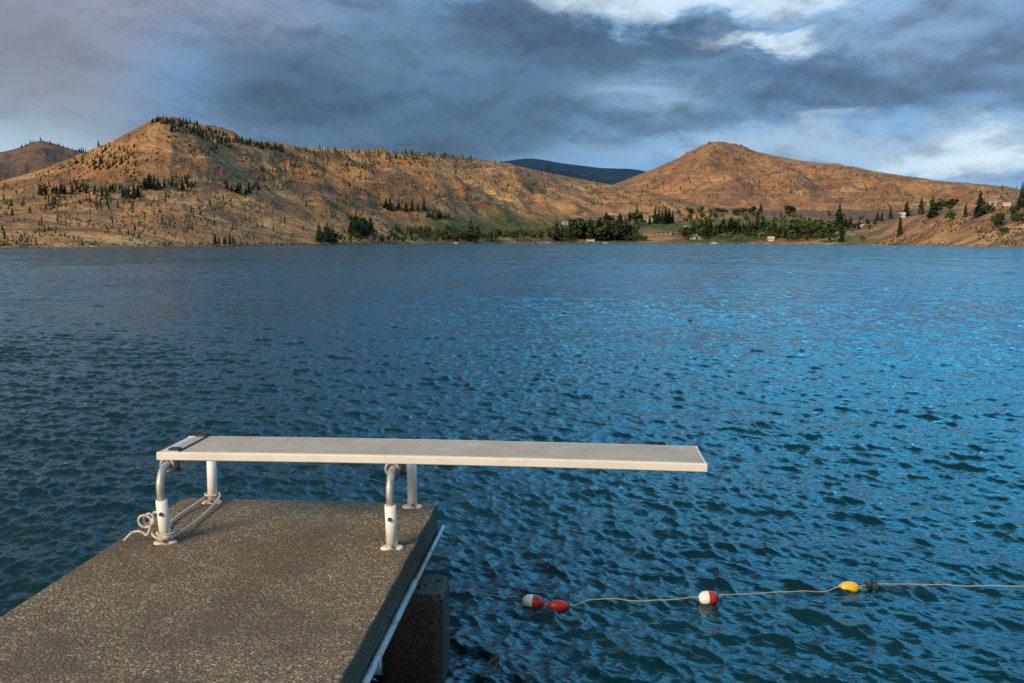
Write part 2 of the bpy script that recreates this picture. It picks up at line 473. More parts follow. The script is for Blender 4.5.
pxs = np.concatenate([np.linspace(-2600, -335, 170), np.linspace(-330, 1360, 1350), np.linspace(1370, 3600, 150)])
tt = np.linspace(0, 1, 400)
PX, TT = np.meshgrid(pxs, tt)
RS = Iw(SHORE, PX)
RAD = RS - 15 + (7600 - RS) * TT ** 2.6
Hh, who = height(PX, RAD, True)
AZ = col_az(PX)
X, Y = RAD * np.sin(AZ), RAD * np.cos(AZ)
V = np.stack([X, Y, Hh], -1).reshape(-1, 3)
n = len(pxs); ii = np.arange(len(tt) - 1)[:, None] * n; jj = np.arange(n - 1)[None, :]
fa = np.stack([ii + jj, ii + jj + 1, ii + n + jj + 1, ii + n + jj], -1).reshape(-1, 4)
# where orchards and watered ground lie (world patches), and the forested far ridge
def sm(a, lo, hi): return np.clip((a - lo) / (hi - lo), 0, 1)
dsh = RAD - RS
g = sm(PX, 385, 450) * (1 - sm(PX, 850, 900)) * (1 - sm(dsh, 140 + 160 * sm(PX, 590, 640), 200 + 180 * sm(PX, 590, 640))) * sm(fbm(X / 55, Y / 55, 4, 91), .42, .50)
g = np.maximum(g, sm(PX, 415, 460) * (1 - sm(PX, 560, 610)) * (1 - np.abs(dsh - 95) / 70).clip(0, 1) ** .5)
g = np.where(np.isin(who, [ORDER.index('right'), ORDER.index('distant'), ORDER.index('left')]), 0, g)
g = g * (1 - sm(PX, 634, 642) * (1 - sm(PX, 682, 690)) * (1 - sm(dsh, 110, 170)))     # the bare brown bank
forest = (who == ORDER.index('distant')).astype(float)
red = np.where(who == ORDER.index('right'), .85, np.where(who == ORDER.index('left'), 1.7, 0)) + .3 * (who == ORDER.index('main')) * sm(Hh, 50, 120)
mh, nb, b = mat("dry_hillside", None, .95)
def attr(nb, nm):
    a = nb.new('ShaderNodeAttribute'); a.attribute_name = nm; return a.outputs['Fac']
pos = nb.new('ShaderNodeNewGeometry').outputs['Position']
pq = nb.vm('MULTIPLY', pos, (1, 1, 1.6))
c1 = nb.noise(pq, .012, 5, .6, .5); c2 = nb.noise(pq, .045, 5, .65, .3); c3 = nb.noise(pq, .16, 4, .7); c4 = nb.noise(pq, .022, 6, .7, .8)
base = nb.ramp(c1, [(.34, (.28, .142, .067)), (.5, (.44, .228, .094)), (.64, (.62, .38, .15))])
base = nb.mix(nb.ramp(c4, [(.48, 0), (.56, .85)]), base, (.145, .098, .064))
c5 = nb.noise(pq, .006, 5, .65, .6)
base = nb.mix(nb.ramp(c5, [(.50, 0), (.60, .6)]), base, (.21, .115, .068))
pz = nb.sep(pos)[2]
trk = nb.m('PINGPONG', nb.m('ADD', nb.m('MULTIPLY', pz, .055), nb.m('MULTIPLY', nb.noise(pq, .007, 4, .5), 3.0)), .5)
trk = nb.m('MULTIPLY', nb.ramp(trk, [(.0, 1), (.07, 0)]), nb.ramp(nb.noise(pq, .011, 3, .5), [(.48, 0), (.6, .75)]))
base = nb.mix(trk, base, (.60, .42, .24))                                  # cattle tracks and benches along the slope
base = nb.mix(nb.ramp(c2, [(.56, 0), (.70, .55)]), base, (.55, .34, .15))
base = nb.mix(nb.ramp(c3, [(.54, 0), (.66, .6)]), base, (.10, .076, .05))
base = nb.mix(nb.m('MULTIPLY', attr(nb, 'red'), .42), base, nb.mix(nb.ramp(c3, [(.5, 0), (.68, .6)]), (.25, .135, .092), (.085, .066, .056)))
base = nb.mix(nb.m('MULTIPLY', attr(nb, 'mauve'), .8), base, nb.ramp(c2, [(.4, (.10, .068, .060)), (.62, (.19, .125, .10))]))
base = nb.mix(attr(nb, 'green'), base, nb.ramp(c3, [(.35, (.045, .064, .022)), (.6, (.125, .135, .045))]))
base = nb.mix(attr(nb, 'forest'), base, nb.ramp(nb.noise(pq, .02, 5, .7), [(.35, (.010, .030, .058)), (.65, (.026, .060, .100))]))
nb.put(b.inputs['Base Color'], base); b.inputs['Specular IOR Level'].default_value = .1
bump(nb, b, nb.m('ADD', nb.m('ADD', nb.m('MULTIPLY', c4, -9.), nb.m('MULTIPLY', c2, 6.)), nb.m('MULTIPLY', c3, 2.)), 1.0, 1.0)
me = np_mesh("hills", V, fa, [mh], True)
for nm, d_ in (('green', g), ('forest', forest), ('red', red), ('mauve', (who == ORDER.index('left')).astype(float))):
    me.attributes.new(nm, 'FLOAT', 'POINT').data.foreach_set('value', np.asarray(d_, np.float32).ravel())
tag(link("hills", me), kind='structure')
# bed of the lake, so that nothing is open below
bm = bmesh.new(); s_ = 9000
bm.faces.new([bm.verts.new(p) for p in ((-s_, -s_, -4), (s_, -s_, -4), (s_, s_, -4), (-s_, s_, -4))])
mb, nb, b = mat("lake_bed", (.03, .035, .03), .9)
tag(bm_obj("ground", bm, mb), kind='structure')

def ground_at(px, py):
    """point of the hillside seen in a direction, nearest first"""
    rs = float(Iw(SHORE, px)); r = rs + 3 + np.linspace(0, 1, 500) ** 1.6 * 4500
    h = height(np.full(500, px), r); e = (h - HC) / r; te = float(tan_el(px, py))
    k = np.nonzero(e >= te)[0]
    k = k[0] if len(k) else int(np.argmax(e))
    a = float(col_az(px)); return Vector((r[k] * math.sin(a), r[k] * math.cos(a), h[k])), r[k]

# ------------------------------------------------------------------ trees
def tree_mat(name, c, v=.5):
    m, nb, b = mat(name, c, .85)
    oi = nb.new('ShaderNodeObjectInfo').outputs['Random']
    nz = nb.noise(nb.new('ShaderNodeTexCoord').outputs['Object'], 9, 3, .7)
    k = nb.m('ADD', nb.m('MULTIPLY', oi, v), nb.m('MULTIPLY', nz, .9))
    nb.put(b.inputs['Base Color'], nb.mix(nb.m('SUBTRACT', k, .25, clamp=True), tuple(x * .6 for x in c), tuple(min(1, x * 1.7) for x in c)))
    b.inputs['Specular IOR Level'].default_value = .15
    return m
M_CON = tree_mat("pine_needles", (.030, .046, .022))
M_DEC = tree_mat("green_leaves", (.046, .066, .024))
M_WIL = tree_mat("pale_willow_leaves", (.085, .10, .042))
M_SAGE = tree_mat("sagebrush", (.055, .047, .028))
M_BARK, nb, b = mat("bark", (.09, .06, .04), .9)

def crown_conifer(g, nlev, per, width, lo=.1, ragged=.35, core=True):
    """needle boughs: drooping bent quads round the stem, unit height"""
    v = []; f = []
    for q in range(nlev):
        t = (q + g.random() * .7) / nlev; z = lo + (1 - lo) * t
        rad = width * (1 - t) ** .8 * (1 + ragged * (g.random() - .5) * 2) + .012
        for k in range(per):
            a = g.random() * 6.283; R_ = rad * (.6 + .5 * g.random()); w = (.35 * R_ + .018) * (0.7 + .6 * g.random())
            d = np.array([math.cos(a), math.sin(a), 0]); s = np.array([-d[1], d[0], 0])
            z0 = z + .02 * g.normal(); dr = -.22 * R_ + .03
            i0 = len(v)
            v += [d * .01 + [0, 0, z0 + .035], d * R_ * .6 + s * w + [0, 0, z0 + dr * .3], d * R_ + [0, 0, z0 + dr - .01], d * R_ * .6 - s * w + [0, 0, z0 + dr * .3 - .02]]
            f.append((i0, i0 + 1, i0 + 2, i0 + 3))
    if core:                                        # dense inner foliage
        i0 = len(v); rw = width * .62
        for k in range(5): v.append(np.array([rw * math.cos(k * 1.2566), rw * math.sin(k * 1.2566), lo + .03]))
        for k in range(5): v.append(np.array([rw * .25 * math.cos(k * 1.2566 + .5), rw * .25 * math.sin(k * 1.2566 + .5), .8]))
        for k in range(5): f.append((i0 + k, i0 + (k + 1) % 5, i0 + 5 + (k + 1) % 5, i0 + 5 + k))
    return np.array(v), np.array(f)
def crown_leafy(g, nq, lobes, wx, lo):
    v = []; f = []; C_ = []
    L = [(float(np.clip(g.normal(), -1.2, 1.2)) * wx * .42, float(np.clip(g.normal(), -1.2, 1.2)) * wx * .42, lo + (1 - lo) * (.25 + .6 * g.random()), wx * (.45 + .35 * g.random())) for _ in range(lobes)]
    L.append((0, 0, (lo + 1) / 2, wx * .7))
    for k in range(nq):
        cx, cy, cz, R_ = L[k % len(L)]
        d = g.normal(size=3); d /= np.linalg.norm(d); d *= R_ * (.45 + .5 * g.random())
        p = np.array([cx, cy, cz]) + d * [1, 1, .9]
        if p[2] > 1.0: p[2] = 1.0 - .1 * g.random()
        if p[2] < lo * .6: p[2] = lo * .6 + .1 * g.random()
        s = .065 + .06 * g.random(); a = g.normal(size=3); a /= np.linalg.norm(a); b_ = np.cross(a, g.normal(size=3)); b_ /= np.linalg.norm(b_)
        C_.append(p); i0 = len(v); v += [p + a * s, p + b_ * s, p - a * s * .9, p - b_ * s * .8]; f.append((i0, i0 + 1, i0 + 2, i0 + 3))
    C_ = np.array(C_); dd = np.sqrt(((C_[:, None] - C_[None]) ** 2).sum(-1)); keep = ((dd < .085).sum(1) > 3) | (nq < 100)      # no leaf hangs in the air
    v = np.array(v).reshape(-1, 4, 3)[keep].reshape(-1, 3)
    return v, np.arange(len(v)).reshape(-1, 4)
def trunk(r0, top, n=6):
    bm = bmesh.new(); add_tube(bm, [(0, 0, -.06), (.004, 0, top * .3), (-.004, .006, top * .65), (0, 0, top)], [r0, r0 * .8, r0 * .5, r0 * .15], n)
    bm.verts.index_update(); v = np.array([q.co[:] for q in bm.verts]); f = [[q.index for q in p.verts] for p in bm.faces if len(p.verts) == 4]
    bm.free(); return v, np.array(f)
def join(parts):
    vs, fs, mi = [], [], []; o = 0
    for (v, f), m in parts: vs.append(v); fs.append(f + o); mi += [m] * len(f); o += len(v)
    return np.vstack(vs), np.vstack(fs), mi
g0 = np.random.default_rng(5)
CON = [crown_conifer(g0, 20, 9, w, .06) for w in (.19, .26, .32, .23, .28, .21)]
SLIM = [crown_conifer(g0, 22, 7, w, .03, .2) for w in (.13, .15)]
DEC = [crown_leafy(g0, 330, 6, w, .18) for w in (.30, .38, .34)]
ROUND = [crown_leafy(g0, 330, 7, w, .08) for w in (.55, .62)]
TR = trunk(.022, .9)
def whole(name, crown, mcrown):
    v, f, mi = join([(crown, 0), (TR, 1)])
    return np_mesh(name, v, f, [mcrown, M_BARK], False, mi)
KIND = {
 'con': [whole("pine_tree", c, M_CON) for c in CON], 'slim': [whole("cypress_tree", c, M_CON) for c in SLIM],
 'dec': [whole("leafy_tree", c, M_DEC) for c in DEC], 'will': [whole("willow_tree", c, M_WIL) for c in ROUND], 'bush': [whole("shrub", c, M_DEC) for c in ROUND]}
NAME = {'con': 'pine_tree', 'slim': 'cypress_tree', 'dec': 'leafy_tree', 'will': 'willow_tree', 'bush': 'shrub'}
CAT = {'con': 'pine tree', 'slim': 'cypress tree', 'dec': 'tree', 'will': 'willow', 'bush': 'shrub'}
CROWN = {k: [np_mesh("crown", c[0], c[1], [m]) for c in L] for k, L, m in (('con', CON, M_CON), ('slim', SLIM, M_CON), ('dec', DEC, M_DEC), ('will', ROUND, M_WIL), ('bush', ROUND, M_DEC))}
TRM = np_mesh("trunk", TR[0], TR[1], [M_BARK], True)
NTREE = 0
def plant(kind, px, ytop, ybase, label, group=None, wide=1., parts=False):
    global NTREE
    p, r = ground_at(px, ybase)
    h = max(1.2, (ybase - ytop) / 1000 * r)
    k = NTREE; NTREE += 1
    p.z -= .01 * h
    if parts:
        o = empty(NAME[kind], p, label, CAT[kind], group, k * 1.7)
        link("crown", CROWN[kind][k % len(CROWN[kind])], o); link("trunk", TRM, o)
    else:
        o = link(NAME[kind], KIND[kind][k % len(KIND[kind])], None, p); tag(o, label, CAT[kind], group); o.rotation_euler.z = k * 1.7
    o.scale = (h * wide, h * wide, h)
    return o

# the slope on the right: each tree told apart
for a in [
 ('con', 1022, 186, 208, 'tall dark pine at the far right end of the bluff top', 1.25),
 ('con', 980, 193, 216, 'tallest dark pine standing on the bluff top left of the pale house', 1.15),
 ('dec', 988, 203, 215, 'low round dark tree touching the right side of the tallest bluff pine', 1.2),
 ('dec', 950, 200, 213, 'broad round dark tree on the bluff crest with a smaller one below', 1.5),
 ('dec', 950, 211, 223, 'small dark tree on the slope directly below the broad round one', 1.1),
 ('con', 966, 204, 217, 'small slim pine between the broad round tree and the tallest pine', 1.1),
 ('con', 921.6, 198, 215, 'dark pine with broad base right of the white roofed house on the slope', 1.3),
 ('con', 933, 199, 218, 'tall loose pine in front of the round tree left of the bluff', 1.25),
 ('dec', 937, 201, 215, 'leafy dark tree close behind the tall loose pine', 1.2),
 ('con', 907, 201, 217, 'dark pine standing just behind the white roofed house', 1.3),
 ('slim', 901, 215, 236, 'lone narrow dark cypress low on the dry slope below the white roofed house', 1.3),
 ('con', 891, 208, 219, 'short pine left of the white roofed house', 1.3),
 ('con', 882.5, 211, 221, 'right one of two little pines farther left of the white roofed house', 1.2),
 ('con', 878, 211, 221, 'left one of two little pines farther left of the white roofed house', 1.2),
 ('dec', 1000, 215, 228, 'grey green bushy tree half way down the right slope', 1.3),
 ('dec', 995, 217, 228, 'thin bushy tree joined to the left side of the grey green one on the slope', 1.1),
 ('dec', 1005, 226, 235, 'small bush lowest of the group on the right slope', 1.3),
 ('dec', 1019, 212, 226, 'sparse tree on the slope beneath the far right pine', 1.3),
 ('dec', 1016, 206, 217, 'small tree at the left foot of the far right pine', 1.2),
 ('con', 471, 218, 241.5, 'tall dark pine alone on the shore left of the orchard row', 1.2),
 ('con', 557, 220, 240, 'tall slim pine rising out of the right end of the orchard row', 1.0),
 ('slim', 637, 205, 224, 'tall narrow dark tree left of the white house above the bank', 1.2),
 ('con', 840, 206, 230, 'tall dark pine at the right end of the dense shore wood', 1.2),
 ('slim', 843, 227, 242.5, 'broad dark cypress on the shore at the foot of the dry slope', 2.0),
 ('dec', 790, 206, 217, 'round dark tree on the terrace above the shore wood', 1.5),
 ('con', 761, 203, 212, 'small dark pine standing alone on the terrace edge', 1.2),
 ('will', 763, 230, 242, 'pale round willow on the shore left of the white boat house', 1.1),
 ('will', 729, 231, 242, 'pale round willow on the shore in front of the wood', 1.1),
 ('will', 741, 232, 242, 'smaller pale willow beside the round willow on the shore', 1.0),
 ('will', 864, 235, 242.5, 'pale yellow green bush at the left foot of the dry slope', 1.0),
]:
    plant(a[0], a[1], a[2], a[3], a[4], None, a[5], True)
for k, px in enumerate((655.5, 659, 662.5, 666, 669.5, 673)):
    plant('con', px, 206 + 2.2 * ((k * 7) % 3), 223.5, 'tall dark pine in the tight clump above the brown bank', 'pines in the clump above the bank', 1.0)
for k, px in enumerate((477, 484, 490.5, 498, 505, 515, 524, 533, 541, 549.5, 563, 570)):
    plant('dec', px, 229 + 1.2 * ((k * 5) % 3), 240.6, 'small rounded dark orchard tree in the row along the shore', 'orchard trees in the shore row', 1.05)
def jit(s): return random.uniform(-s, s)
def fill(n, x0, x1, t0, t1, b0, b1, kinds, label, group, wide=1.1):
    for k in range(n):
        px = x0 + (x1 - x0) * (k + .5 + jit(.5)) / n
        plant(random.choice(kinds), px, random.uniform(t0, t1), random.uniform(b0, b1), label, group, wide * random.uniform(.75, 1.4))
fill(26, 768, 834, 219, 228, 234, 241, ['con', 'dec', 'dec'], 'dark tree in the dense shore wood right of the willow', 'trees of the dense shore wood', 1.15)
fill(12, 770, 838, 230, 234, 240.5, 242, ['bush', 'dec'], 'low green tree at the water edge of the dense wood', 'low trees along the wood edge', 1.0)
fill(20, 704, 768, 217, 224, 231, 236, ['con', 'dec', 'con'], 'dark tree in the wood behind the pale shore willows', 'trees behind the shore willows', 1.15)
fill(10, 683, 708, 222, 229, 235, 240, ['dec', 'con'], 'dark tree around the white gabled shore house', 'trees around the gabled house', 1.1)
fill(24, 590, 630, 217, 228, 234, 241, ['con', 'dec', 'dec'], 'dark tree in the wood left of the brown bank', 'trees left of the brown bank', 1.2)
fill(10, 628, 648, 234, 236, 240.5, 242, ['bush', 'dec'], 'dark shrub at the waterline left of the brown bank', 'shrubs left of the brown bank', 1.0)
fill(10, 572, 590, 218, 226, 236, 240, ['con', 'dec'], 'dark tree in the clump right of the orchard row', 'trees right of the orchard row', 1.1)
fill(10, 606, 656, 210, 216, 221, 225, ['dec', 'con'], 'green tree on the terrace behind the white house', 'trees on the house terrace', 1.2)
fill(12, 676, 760, 207, 212, 213, 217, ['dec', 'bush'], 'green tree in the thin line along the upper terrace', 'trees along the upper terrace', 1.6)
fill(10, 845, 876, 217, 224, 225, 231, ['dec', 'con'], 'dark tree in the line climbing the left edge of the dry slope', 'trees climbing the slope edge', 1.2)
fill(10, 440, 480, 231, 236, 239.5, 242, ['bush', 'dec'], 'green shrub by the shore near the tall lone pine', 'shrubs by the lone pine', 1.1)
fill(10, 318, 335, 223, 232, 240, 243.5, ['con'], 'dark pine in the left clump above the lake', 'pines of the left shore clump', 1.1)
fill(12, 350, 372, 215, 226, 232, 237, ['con', 'con', 'dec'], 'dark pine in the dense clump on the lower hillside', 'pines of the dense lower clump', 1.2)
fill(12, 335, 405, 231, 236, 240, 244, ['bush', 'con', 'dec'], 'dark shrub along the shore below the pine clumps', 'shrubs below the pine clumps', 1.1)
fill(6, 213, 234, 233, 238, 243, 247, ['con'], 'dark pine of the little group just above the left shore', 'pines just above the left shore', 1.0)
fill(10, 428, 450, 210, 214, 217.5, 219, ['con'], 'dark pine in the line on the middle hillside', 'pines on the middle hillside line', 1.1)
fill(8, 378, 425, 198, 203, 207, 212, ['con'], 'dark pine scattered above the middle line', 'pines above the middle line', 1.1)
fill(12, 38, 84, 184, 188, 192, 196, ['con'], 'dark pine in the patch on the far left hillside', 'pines in the left hillside patch', 1.1)
fill(12, 86, 140, 184, 188, 190, 201, ['con'], 'dark pine in the long patch under the peak', 'pines in the patch under the peak', 1.1)
fill(14, 142, 196, 177, 183, 185, 191, ['con'], 'dark pine in the dark band below the peak', 'pines in the band below the peak', 1.2)
fill(10, 226, 262, 180, 188, 189, 196, ['con'], 'dark pine in the stand right of the peak slope', 'pines right of the peak slope', 1.1)

# ------------------------------------------------------------------ the rest of the pines, and the brush: nobody could count them
def scatter(name, m, spots, hmin, hmax, npc, label, cat, squat=1.0):
    vs, fs = [], []; o = 0; g = np.random.default_rng(21)
    for px, py in spots:
        p, r = ground_at(px, py)
        h = g.uniform(hmin, hmax) * (r / 1000) ** .6
        v, f = (crown_conifer(g, npc, 4, .24 * squat, .02, .4))
        v = v * [h, h, h] + [p.x, p.y, p.z - .05 * h]
        vs.append(v); fs.append(f + o); o += len(v)
    tag(link(name, np_mesh(name, np.vstack(vs), np.vstack(fs), [m])), label, cat, None, 'stuff')
spots = []
for (x0, x1, y0, y1, n) in [(38, 90, 187, 197, 30), (84, 145, 187, 200, 40), (140, 198, 179, 192, 50), (100, 138, 150, 176, 60), (75, 108, 160, 172, 30), (200, 220, 150, 156, 14), (45, 66, 200, 209, 18), (95, 135, 198, 212, 26), (3, 12, 205, 218, 8),
                            (255, 300, 168, 190, 40), (285, 345, 150, 172, 40), (345, 372, 163, 172, 14), (365, 470, 156, 168, 60), (430, 560, 180, 200, 30), (520, 600, 172, 200, 25),
                            (640, 700, 176, 200, 16), (742, 815, 182, 198, 34), (640, 860, 190, 205, 24), (0, 300, 180, 240, 150), (300, 480, 170, 235, 110), (860, 1020, 185, 200, 20)]:
    for _ in range(n): spots.append((random.uniform(x0, x1), random.uniform(y0, y1)))
sky_main = RIDGES['main']['sky']
for _ in range(380):
    px = random.uniform(154, 285); spots.append((px, float(I(sky_main, px)) + random.uniform(.2, 13 if 172 < px < 235 else 4)))
for _ in range(120):
    px = random.triangular(285, 520, 400); spots.append((px, float(I(sky_main, px)) + random.uniform(.2, 4)))
for _ in range(26):
    px = random.uniform(12, 88); spots.append((px, float(I(RIDGES['left']['sky'], px)) + random.uniform(.2, 2)))
scatter("pine_woodland", M_CON, spots, 2.4, 6.6, 8, 'small dark pines scattered over the dry hills and their crests', 'woodland')
spots = []
while len(spots) < 5200:
    px = random.uniform(-60, 1040); top = min(float(I(RIDGES['main']['sky'], px)), float(I(RIDGES['right']['sky'], px)) if px > 480 else 999)
    py = random.uniform(top + 3, 247)
    if py > 206 and 420 < px < 860: continue
    if vnoise(np.array([px / 22.]), np.array([py / 7.]), 3)[0] > random.uniform(.35, .8): spots.append((px, py))
scatter("sagebrush", M_SAGE, spots, .7, 2.4, 3, 'low brown sagebrush dotting the dry hillsides', 'brush', 2.2)

g = np.random.default_rng(4); vs, fs = [], []; o_ = 0                       # orchards and hedges on the watered ground
for k in range(520):
    px = random.choice((random.uniform(395, 600), random.uniform(560, 720), random.uniform(690, 880))); py = random.triangular(217, 241, 234) if px > 470 else random.uniform(231, 241)
    if 640 < px < 684 and py > 226: continue
    if px > 845 and py > 232: continue
    if vnoise(np.array([px / 26.]), np.array([py / 4.]), 8)[0] < .42: continue
    p, r = ground_at(px, py); h = g.uniform(3, 6.5) * (r / 1200)
    v, f = crown_leafy(g, 34, 2, .5, .05)
    vs.append(v * [h * 1.2, h * 1.2, h] + [p.x, p.y, p.z - .1 * h]); fs.append(f + o_); o_ += len(v)
M_ORCH = tree_mat("orchard_leaves", (.080, .105, .034))
tag(link("orchard", np_mesh("orchard", np.vstack(vs), np.vstack(fs), [M_ORCH])), 'rows of green orchard trees and hedges covering the low ground behind the far shore', 'orchard', None, 'stuff')
vs, fs = [], []; o_ = 0                       # the wood behind the nearer trees
for k in range(620):
    px = random.choice((random.uniform(388, 480), random.uniform(392, 575), random.uniform(640, 700), random.uniform(560, 650), random.uniform(684, 880), random.uniform(700, 850)))
    py = random.uniform(229, 241) if px > 575 else random.uniform(231, 242)
    if 640 < px < 684 and py > 229: continue
    if px > 845 and py > 231: continue
    if px > 684 and random.random() < .4: py = random.uniform(216, 228)
    p, r = ground_at(px, py); h = g.uniform(5, 11) * (r / 1200) * (.9 if px < 575 else 1)
    v, f = crown_leafy(g, 60, 3, .32, .08) if random.random() < .65 else crown_conifer(g, 9, 5, .24, .04)
    vs.append(v * [h * 1.1, h * 1.1, h] + [p.x, p.y, p.z - .05 * h]); fs.append(f + o_); o_ += len(v)
tag(link("shore_wood", np_mesh("shore_wood", np.vstack(vs), np.vstack(fs), [M_DEC])), 'mixed dark green wood filling the low ground behind the far shore', 'wood', None, 'stuff')
M_ROCK, _, _ = mat("grey_shore_rock", (.12, .10, .082), .9)
vs, fs = [], []; o_ = 0
for k in range(420):
    px = random.uniform(-40, 1060); rs_ = float(Iw(SHORE, px)); a_ = float(col_az(px)); r_ = rs_ + random.uniform(-2, 5); h = random.uniform(.25, 1.1) * rs_ / 700
    bm = bmesh.new(); bmesh.ops.create_icosphere(bm, subdivisions=1, radius=1); bm.verts.index_update()
    v = np.array([q.co[:] for q in bm.verts]); f = np.array([[q.index for q in p.verts] for p in bm.faces]); bm.free()
    v = v * (.7 + .6 * g.random((len(v), 1))) * [h * 1.5, h * 1.2, h * .8] + [r_ * math.sin(a_), r_ * math.cos(a_), max(0, (r_ - rs_) * .25)]
    vs.append(v); fs.append(f + o_); o_ += len(v)
tag(link("shore_rocks", np_mesh("shore_rocks", np.vstack(vs), np.vstack(fs), [M_ROCK])), 'grey rocks strewn along the far waterline', 'rocks', None, 'stuff')

# ------------------------------------------------------------------ houses and boats on the far shore
M_WHITE, _, _ = mat("white_siding", (.52, .50, .46), .7)
M_ROOFG, _, _ = mat("grey_roofing", (.34, .34, .34), .8)
M_ROOFW, _, _ = mat("pale_roofing", (.52, .52, .50), .6)
M_GLASS, _, _ = mat("dark_pane", (.03, .035, .04), .15)
M_STONE, _, _ = mat("grey_stone", (.20, .165, .135), .9)
def house(px, py, w, h, label, roofm, wallm, gable=True, d=None, rz=0.):
    p, r = ground_at(px, py); k = r / 1000. * (.72 if px > 880 else .88); w *= k; h *= k; d = (d or w * .7)
    o = empty("house", p, label, 'house', None, -float(col_az(px)) + rz)
    bm = bmesh.new(); add_box(bm, (-w / 2, -d / 2, -1.5), (w / 2, d / 2, h * .62)); bm_obj("wall", bm, wallm, o)
    bm = bmesh.new(); e = w * .06; zt = h * .62 + .02; pk = h if gable else h * .74
    if gable:
        vs = [bm.verts.new(q) for q in ((-w / 2 - e, -d / 2 - e, zt), (w / 2 + e, -d / 2 - e, zt), (w / 2 + e, d / 2 + e, zt), (-w / 2 - e, d / 2 + e, zt), (-w / 2 - e, 0, pk), (w / 2 + e, 0, pk))]
        for q in ((0, 1, 5, 4), (2, 3, 4, 5), (0, 4, 3), (1, 2, 5), (0, 3, 2, 1)): bm.faces.new([vs[i] for i in q])
    else: add_box(bm, (-w / 2 - e, -d / 2 - e, zt), (w / 2 + e, d / 2 + e, pk))
    bm_obj("roof", bm, roofm, o)
    for s in (-.28, .0, .28):
        bm = bmesh.new(); add_box(bm, (s * w - w * .07, -d / 2 - .06, h * .2), (s * w + w * .07, -d / 2 + .1, h * .48)); bm_obj("window", bm, M_GLASS, o)
    bm = bmesh.new(); add_box(bm, (w * .4, -d / 2 - .06, 0), (w * .46, -d / 2 + .08, h * .45)); bm_obj("door", bm, M_ROOFG, o)
    return o
house(649, 222, 10, 4, 'long low white house on the terrace left of the pine clump', M_ROOFW, M_WHITE, False)
house(694, 239, 8, 6, 'white gabled house among trees near the shore right of the brown bank', M_ROOFG, M_WHITE)
house(701, 239.5, 7, 4.5, 'smaller pale house joined to the right of the white gabled house', M_ROOFG, M_WHITE, True, None, .6)
house(591, 240.8, 9, 2.4, 'long flat white boat house on the shore left of the brown bank', M_ROOFW, M_WHITE, False)
house(772, 241, 7, 5, 'small white boat house on the shore in front of the dense wood', M_ROOFW, M_WHITE)
house(830, 231, 6, 4.5, 'white house half hidden among the trees of the dense wood', M_ROOFW, M_WHITE)
house(903, 217.5, 7, 5.5, 'white roofed house near the top of the dry slope beside pines', M_ROOFW, M_WHITE)
house(664, 234.5, 18, 4.2, 'grey stone house with long terrace on the brown bank', M_STONE, M_STONE, False)
house(566, 225, 10, 3, 'long pale farm building at the upper edge of the orchard', M_ROOFG, M_ROOFW)
house(592, 222, 9, 3, 'flat roofed tan house on the slope above the wood', M_ROOFG, M_STONE, False)
house(993, 206, 8, 5, 'pale house on the bluff top right of the tallest pine', M_ROOFG, M_WHITE)
house(1007, 206, 9, 4, 'flat pale house on the bluff top left of the far right pine', M_ROOFW, M_WHITE, False)
house(863, 227, 4, 3, 'tiny white shed among the trees at the left edge of the dry slope', M_ROOFW, M_WHITE)
house(687, 229, 6, 3, 'grey roofed cottage among trees above the white gabled house', M_ROOFG, M_WHITE)

def boat(px, ln, label, rz):
    rs = float(Iw(SHORE, px)) - 14; a = float(col_az(px)); ln = ln * rs / 1000
    o = empty("boat", (rs * math.sin(a), rs * math.cos(a), 0), label, 'boat', None, -a + rz)
    st = [(-.5, .17, .16), (-.2, .2, .15), (.15, .17, .17), (.38, .09, .2), (.5, .01, .23)]
    bm = bmesh.new(); rows = []
    for x_, w_, z_ in st:
        rows.append([bm.verts.new(q) for q in ((x_ * ln, -w_ * ln, z_ * ln), (x_ * ln * .95, -w_ * ln * .7, -.02 * ln), (x_ * ln * .93, 0, -.07 * ln), (x_ * ln * .95, w_ * ln * .7, -.02 * ln), (x_ * ln, w_ * ln, z_ * ln))])
    for A_, B_ in zip(rows, rows[1:]):
        for k in range(4): bm.faces.new((A_[k], A_[k + 1], B_[k + 1], B_[k]))
        bm.faces.new((A_[4], A_[0], B_[0], B_[4]))
    bm.faces.new(rows[0]); bm_obj("hull", bm, M_WHITE, o)
    bm = bmesh.new(); add_box(bm, (-.2 * ln, -.1 * ln, .165 * ln), (.12 * ln, .1 * ln, .27 * ln)); bm_obj("cabin", bm, M_WHITE, o, False, .03 * ln)
    bm = bmesh.new(); add_box(bm, (.1 * ln, -.085 * ln, .19 * ln), (.13 * ln, .085 * ln, .255 * ln)); bm_obj("windscreen", bm, M_GLASS, o)
boat(606, 5.5, 'small white boat moored right of the long flat boat house', .3)
boat(715, 7, 'white boat moored before the pale willows on the far shore', .2)
boat(456, 5, 'small white boat lying near the tall lone pine on the far shore', -.2)

